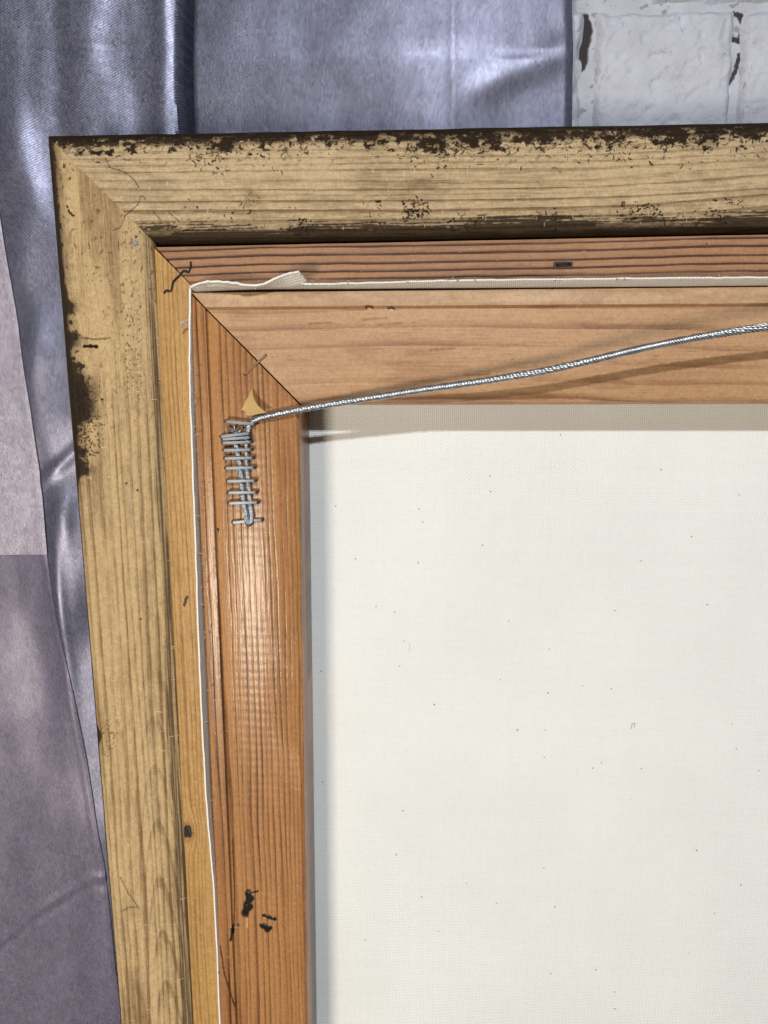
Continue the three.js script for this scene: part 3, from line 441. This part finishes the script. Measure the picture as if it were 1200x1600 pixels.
// ------------------------------------------------------------------ 5. hanging wire with its staples
const wireThing = thing('hanging_wire', 'braided silver picture hanging wire stapled to the side stretcher bar', 'hanging wire');
function cord(curve, len, R, seed = 1, strands = 6, pitch = 0.0078) {   // strands twisted round one another, each of three fine filaments
  const n = Math.round(len / 0.00045), geos = [], fr = curve.computeFrenetFrames(n, false), pts = curve.getSpacedPoints(n);
  for (let s = 0; s < strands; s++) for (let f = 0; f < 3; f++) {
    const path = pts.map((p, k) => {
      const q = k / n * len, a = q / pitch * 6.2832 * (1 + 0.06 * Math.sin(q * 90 + seed)) + s * 6.2832 / strands, r = R * 0.60 * (0.92 + 0.2 * noise(k * 0.06, s * 3.1 + seed, 4));
      const b = q / 0.0042 * 6.2832 + f * 2.0944 + s, r2 = R * 0.24 * (0.9 + 0.3 * noise(k * 0.11, f + s * 5 + seed, 6)), ca = Math.cos(a), sa = Math.sin(a), x = ca * r + r2 * Math.cos(b), y = sa * r + r2 * Math.sin(b);
      return p.clone().addScaledVector(fr.normals[k], x).addScaledVector(fr.binormals[k], y);
    });
    geos.push(new THREE.TubeGeometry(new THREE.CatmullRomCurve3(path), n, R * 0.185, 5, false));
  }
  return mergeGeometries(geos);
}
const wireMetal = new THREE.MeshStandardMaterial({ color: new THREE.Color().setRGB(0.60, 0.63, 0.67), roughness: 0.38, metalness: 1 });
{
  const W = (list) => new THREE.CatmullRomCurve3(list.map((p) => vec(pp(...p))), false, 'centripetal');
  const main = W([[388, 668, 2.0], [392, 660, 2.3], [401, 654.5, 2.8], [425, 648.5, 3.4], [480, 637.5, 4.2], [540, 627.5, 5.2], [600, 618, 6.4], [667, 607.5, 8], [740, 597.5, 10.2], [800, 588, 11.8], [860, 577.5, 13.2], [930, 561.5, 14.8], [1000, 545, 16.2], [1080, 529, 17.3], [1150, 517.5, 18], [1200, 510, 18.5], [1300, 498, 19.5], [RIGHT, 482, 21]]);
  part('braided_strand', cord(main, main.getLength(), 0.00116), wireMetal, wireThing);
  const tail = W([[388, 668, 2.0], [386, 682, 1.9], [384.6, 697, 1.9], [385, 711, 1.9], [385, 723, 1.9], [386.5, 741, 1.9], [388, 759, 1.9], [389.5, 777, 1.9], [392, 797, 2.0], [393.5, 809, 2.4], [392, 817, 2.8], [388, 819, 3.2], [386, 814, 3.4], [384, 800, 2.6], [380.5, 785, 2.0], [378.5, 772, 1.9], [377, 757, 1.9], [375.6, 741, 1.9], [374, 723, 1.9], [371, 709, 1.9], [369, 696, 1.9], [368, 683, 1.9], [367, 677, 2.0]]);
  part('doubled_end', cord(tail, tail.getLength(), 0.00092, 5), wireMetal, wireThing);
  const R = rng(51), fray = [];
  for (let k = 0; k < 20; k++) { const a = 2.6 - 2.2 * R(), l = 6 + 12 * R(), bx = 367 + (R() - 0.5) * 6; const c = W([[bx, 680, 2], [bx + Math.cos(a) * l * 0.45, 680 - Math.sin(a) * l * 0.6, 2.2 + R() * 1.2], [bx + Math.cos(a + 0.3 * (R() - 0.5)) * l * 0.9, 680 - Math.sin(a) * l * 0.95, 2.0 + 1.8 * R()], [bx + Math.cos(a) * l + (R() - 0.5) * 8, 680 - Math.sin(a) * l - (R() - 0.5) * 6, 1.7 + 2.5 * R()]]); fray.push(new THREE.TubeGeometry(c, 12, 0.00017, 5)); }
  part('frayed_end', mergeGeometries(fray), wireMetal, wireThing).userData.kind = 'stuff';
  const S = [[351.9, 657.8, 399.4, 662.6], [343.3, 682.2, 391, 676.8], [346, 686.3, 392, 683.3], [346, 691.9, 393.4, 690.5], [347.7, 703.3, 394, 702.6], [349.3, 716, 396.4, 715.4], [351, 731.4, 398.2, 730.5], [353, 751.6, 400, 751], [355.2, 769.5, 401.8, 769.2], [356, 786, 404, 785], [361, 817, 410, 812.8]];
  S.forEach(([a, b, c, d], i) => part('staple', stapleGeometry(pp(a, b, 3), pp(c, d, 3), 1.0, i === 10 ? 1.5 : i === 0 ? 2.9 : 2.2 + 0.2 * hash(i, 1, 2), 1.0, 0.42), steel, wireThing));
}

// ------------------------------------------------------------------ 6. scrap of torn tape
{
  const C = [[378, 639, 1.5], [387, 650, 1.7], [394, 607, 1.9], [416.5, 644.5, 4.6]];   // left, bottom, tip, right corner
  const g = sheet(16, 16, (u, v) => {
    const a = along(pp(...C[0]), pp(...C[1]), u), bb = along(pp(...C[2]), pp(...C[3]), u), p = along(a, bb, v);
    const bow = Math.sin(u * Math.PI) * v; p[0] -= 1.0 * bow; p[1] -= 0.5 * bow; p[2] += 0.9 * bow + 1.1 * v * u;
    if (v < 0.05) { p[0] += 0.7 * (noise(u * 14, 1, 3) - 0.5); p[1] += 0.7 * (noise(u * 14, 5, 3) - 0.5); }
    return p;
  });
  const t = tile(64, 64, (u, v) => { const k = 0.9 + 0.2 * fbm(u * 9, v * 9, 3, 9); return [0.80 * k, 0.66 * k, 0.44 * k]; }, true);
  single('tape_scrap', thicken(g, 0.18), new THREE.MeshStandardMaterial({ map: t, roughness: 0.75, bumpMap: t, bumpScale: 0.00005 }), 'small torn scrap of tan paper tape on the side bar above the staples', 'tape scrap');
}

// ------------------------------------------------------------------ 7. satin drapes behind
const satinBump = tile(512, 512, (u, v, i, j) => 0.5 + 0.25 * Math.sin((i + j) * Math.PI / 2) + 0.5 * (hash(i, j, 4) - 0.5));
const satinTint = tile(1024, 1024, (u, v, i, j) => { const k = 0.80 + 0.10 * Math.sin((i + j * 1.0) * Math.PI / 3) * (0.5 + hash(i >> 3, j >> 3, 14)) + 0.30 * (hash(i >> 1, j >> 1, 12) - 0.5) * hash(i >> 2, j >> 4, 15) + 0.16 * (hash(i >> 1, j >> 3, 13) - 0.5) + 0.10 * (fbm(u * 70, v * 40, 2, 6) - 0.5); return [k, k, k]; }, true);   // twill threads, with the sparkle of the satin painted into their tone
function satin(rgb, rough, sheen) {
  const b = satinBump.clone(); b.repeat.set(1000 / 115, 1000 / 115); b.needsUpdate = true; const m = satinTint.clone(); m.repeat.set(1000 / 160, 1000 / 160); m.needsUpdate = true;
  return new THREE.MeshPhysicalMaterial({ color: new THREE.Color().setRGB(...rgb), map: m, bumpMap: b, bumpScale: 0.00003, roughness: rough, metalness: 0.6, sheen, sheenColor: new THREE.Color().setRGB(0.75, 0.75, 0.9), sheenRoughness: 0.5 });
}
const PURPLE = [0.255, 0.258, 0.365];
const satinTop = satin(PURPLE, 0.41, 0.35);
const gauss = (x, c, w) => Math.exp(-(((x - c) / w) ** 2));
{
  // middle drape: flat panel with pressed creases, its left edge tucked under the neighbour
  const g = sheet(180, 120, (u, v) => {
    const px = lerp(276, 897, u), py = lerp(-160, 520, v), p = pp(px, py, -30);
    p[2] += -16 * sstep(299, 282, px) + 0.5 * gauss(px, 640, 90) + 0.7 * smooth(px * 0.007, py * 0.005, 141) + 0.18 * smooth(px * 0.02, py * 0.014, 142) - 0.15 * Math.abs(Math.min(0, (py - 76 - (px - 300) * 0.02) / 40 > 0 ? -Math.exp(-(py - 76) / 12) : -Math.exp((py - 76) / 12))) + 0.12 * gauss(px, 708, 7) - 0.012 * Math.abs(px - 708) - 0.017 * Math.abs(py - 80) + 0.9 * gauss(py - 150 + (px - 720) * 0.46, 0, 26) * sstep(700, 780, px) - 1.2 * sstep(885, 897, px) + 0.0012 * (px - 600) * 0.6;
    return p;
  });
  single('satin_drape', thicken(g, 0.5), satinTop, 'flat blue grey satin drape panel between the dark slit and the faux brick panel', 'drape', 'satin drapes behind the frame');
  // left drape: hangs beside the frame with soft vertical folds
  const fold = (px, py) => {
    const ridge = lerp(22, 160, (py - 150) / 1300);
    let z = 2.6 * gauss(px, ridge, 34) * (0.85 + 0.9 * smooth(px * 0.01, py * 0.007, 152)) * sstep(120, 260, py) + 2.0 * smooth(px * 0.011, py * 0.005, 151) + 0.45 * smooth(px * 0.026, py * 0.013, 153);
    z += -14 * sstep(276, 290, px) * sstep(500, 220, py) + 0.8 * gauss(px, 258, 14) * sstep(500, 150, py);
    z += -0.35 * gauss(px, 90 + py * 0.02, 16) * sstep(420, 150, py) - 0.5 * Math.exp(-Math.abs(py - 66 - px * 0.05) / 12) * sstep(300, 200, px);
    z += 1.6 * gauss(px, 105, 16) * gauss(py, 805, 40) + 1.2 * gauss(px - (py - 880) * 0.09, 96, 10) * gauss(py, 960, 130);
    return z + 1.0 * gauss(py - 760, (px - 60) * -0.9, 12) * gauss(px, 100, 40);
  };
  const gl = sheet(150, 300, (u, v) => {
    const py = lerp(-160, 1850, v), hem = py < 640 ? lerp(-14, 52, (py - 250) / 390) : py < 800 ? lerp(52, 70, (py - 640) / 160) : py < 1350 ? lerp(66, 166, (py - 800) / 550) : lerp(166, 222, (py - 1350) / 500), x0 = lerp(-240, hem - 55, sstep(150, 420, py)), x1 = lerp(287, 300, clamp(v * 3)), px = lerp(x0, x1, u), p = pp(px, py, -30);
    p[2] += fold(px, py); return p;
  });
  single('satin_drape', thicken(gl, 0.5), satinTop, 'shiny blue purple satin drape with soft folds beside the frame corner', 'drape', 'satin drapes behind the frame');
  // paler lilac sheet in front at the side, tone step set by its colour
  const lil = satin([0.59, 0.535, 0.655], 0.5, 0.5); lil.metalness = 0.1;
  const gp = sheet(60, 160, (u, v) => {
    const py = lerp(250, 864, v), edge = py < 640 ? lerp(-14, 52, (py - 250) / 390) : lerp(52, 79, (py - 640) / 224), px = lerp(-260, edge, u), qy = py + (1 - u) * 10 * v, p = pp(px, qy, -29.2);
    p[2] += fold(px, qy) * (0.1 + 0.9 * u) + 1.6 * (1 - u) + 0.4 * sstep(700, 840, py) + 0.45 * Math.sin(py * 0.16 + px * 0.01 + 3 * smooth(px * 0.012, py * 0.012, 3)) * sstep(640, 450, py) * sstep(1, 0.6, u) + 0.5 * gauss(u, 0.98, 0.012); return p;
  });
  single('lilac_sheet', thicken(gp, 0.4), lil, 'paler pinkish lilac satin sheet at the side over the drape', 'cloth');
  // darker purple sheet tucked beneath the lilac one, tone set by its colour
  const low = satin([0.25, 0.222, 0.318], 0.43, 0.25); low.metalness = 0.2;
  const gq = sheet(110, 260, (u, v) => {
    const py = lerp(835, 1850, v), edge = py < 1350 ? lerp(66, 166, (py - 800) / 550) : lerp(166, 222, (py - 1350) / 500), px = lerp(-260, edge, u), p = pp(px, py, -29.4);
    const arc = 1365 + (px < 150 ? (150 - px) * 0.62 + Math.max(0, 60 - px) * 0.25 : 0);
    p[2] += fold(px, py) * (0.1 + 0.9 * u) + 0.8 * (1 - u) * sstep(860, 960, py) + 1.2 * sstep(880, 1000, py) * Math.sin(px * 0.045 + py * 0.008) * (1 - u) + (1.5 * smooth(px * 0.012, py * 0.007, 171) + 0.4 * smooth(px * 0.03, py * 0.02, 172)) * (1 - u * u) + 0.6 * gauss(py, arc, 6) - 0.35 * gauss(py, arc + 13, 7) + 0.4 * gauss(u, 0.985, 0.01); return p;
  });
  single('purple_sheet', thicken(gq, 0.4), low, 'darker purple satin sheet with a curved crease below the lilac sheet', 'cloth');
}

// ------------------------------------------------------------------ 8. small-scale white faux-brick backdrop panel beyond the drape
{
  const wall = new THREE.Group(); wall.name = 'faux_brick_panel'; wall.userData = { kind: 'structure', label: 'white faux brick backdrop panel with dark gaps in its joints', category: 'wall' }; scene.add(wall);
  const Z = -37, rnd = rng(71), dents = new Paint(0, 0, 120, 120, 8);
  dents.fill((x, y) => [1, 1, 1, 0.6 + 0.5 * (fbm(x * 0.14, y * 0.14, 3, 3) - 0.5) + 0.25 * (fbm(x * 0.7, y * 0.7, 3, 9) - 0.5)]);
  for (let k = 0; k < 150; k++) { const x = 118 * rnd(), y = 118 * rnd(), a = rnd() * 6.28, l = 0.4 + 1.8 * rnd(); dents.stroke([[x, y], [x + Math.cos(a) * l, y + Math.sin(a) * l]], 0.6 + 0.9 * rnd() * rnd(), [1, 1, 1], 0.4, -0.14, 0.5, k); }
  const bump = dents.maps().bumpMap; bump.wrapS = bump.wrapT = THREE.RepeatWrapping;
  bump.repeat.set(1000 / 120, 1000 / 120);
  const paintMap = tile(256, 256, (u, v) => { const k = 0.90 + 0.10 * fbm(u * 10, v * 10, 3, 5); return [k * 0.985, k * 0.99, k]; }, true); paintMap.repeat.set(1000 / 80, 1000 / 80);
  const paint = new THREE.MeshPhysicalMaterial({ specularIntensity: 0.2, color: new THREE.Color().setRGB(0.57, 0.575, 0.645), map: paintMap, bumpMap: bump, bumpScale: 0.0016, roughness: 0.75 });
  const TL = pp(840, -140, Z), BR = pp(RIGHT + 120, 560, Z);
  const P = new Paint(TL[0], BR[1], BR[0], TL[1], 5), M = (px, py) => pp(px, py, Z - 2).slice(0, 2);
  P.fill((x, y) => { const k = 0.85 + 0.3 * fbm(x * 0.15, y * 0.15, 3, 77); const dirt = 0.6 * sstep(0.66, 0.74, fbm(x * 0.3, y * 0.4, 4, 78)); return [...mix3(mul3([0.42, 0.44, 0.495], k), [0.05, 0.045, 0.05], dirt * 0.8), 0.5 + 0.4 * (fbm(x * 0.4, y * 0.4, 3, 79) - 0.5)]; });
  for (let k = 0; k < 5; k++) { P.stroke([M(913, 26), M(918, 48), M(912, 72), M(908, 104)], 1.3, [0.025, 0.02, 0.025], 0.9, -0.5, 1.4, k); }
  P.stroke([M(1146, 20), M(1157, 24), M(1163, 44), M(1155, 64), M(1141, 60)], 0.8, [0.03, 0.025, 0.03], 0.9, -0.4, 0.6, 3); P.stroke([M(1156, 84), M(1149, 112), M(1138, 130), M(1132, 120)], 0.7, [0.03, 0.025, 0.03], 0.9, -0.4, 0.5, 4);
  const mm = P.maps(); mm.map.repeat.set(1000 / (BR[0] - TL[0]), 1000 / (TL[1] - BR[1])); mm.bumpMap.repeat.copy(mm.map.repeat);
  const back = sheet(90, 70, (u, v) => { const x = lerp(TL[0], BR[0], u), y = lerp(BR[1], TL[1], v); return [x, y, Z - 2.0 + 1.2 * (fbm(x * 0.12, y * 0.12, 3, 80) - 0.5)]; });
  part('mortar', thicken(back, 6), new THREE.MeshStandardMaterial({ ...mm, bumpScale: 0.0012, roughness: 0.85 }), wall);
  const brick = (ax, ay, bx, by, seed) => {
    const a = pp(ax, ay, Z), b = pp(bx, by, Z), nx = 60, ny = 60, cx = (a[0] + b[0]) / 2, cy = (a[1] + b[1]) / 2, hx = (b[0] - a[0]) / 2, hy = (a[1] - b[1]) / 2;
    const g = sheet(nx, ny, (u, v) => {
      const su = u * 2 - 1, sv = v * 2 - 1, e = Math.min(hx * (1 - Math.abs(su)), hy * (1 - Math.abs(sv)));
      const x = cx + hx * su, y = cy + hy * sv, rag = 1.3 * (fbm(x * 0.18, y * 0.18, 3, seed) - 0.5);
      const rise = sstep(-0.4, 3.4, e + rag * 1.6), body = 0.9 * (fbm(x * 0.09, y * 0.09, 3, seed + 5) - 0.5) + 0.5 * (fbm(x * 0.4, y * 0.4, 2, seed + 9) - 0.5) - 0.9 * sstep(0.56, 0.78, fbm(x * 0.26, y * 0.34, 2, seed + 12));
      return [x + rag * 0.5 * (1 - rise), y + rag * 0.5 * (1 - rise), Z - 3.2 + rise * (4.0 + body)];
    });
    part('brick', g, paint, wall);
  };
  brick(930, 14, 1135, 330, 1); brick(1159, 12, 1390, 330, 20); brick(1402, 12, RIGHT + 100, 330, 30); brick(850, 12, 904, 330, 40);
  brick(850, -135, 1010, -1, 50); brick(1022, -135, 1260, 1, 60); brick(1272, -135, RIGHT + 100, 0, 70);
}

renderer.render(scene, camera);
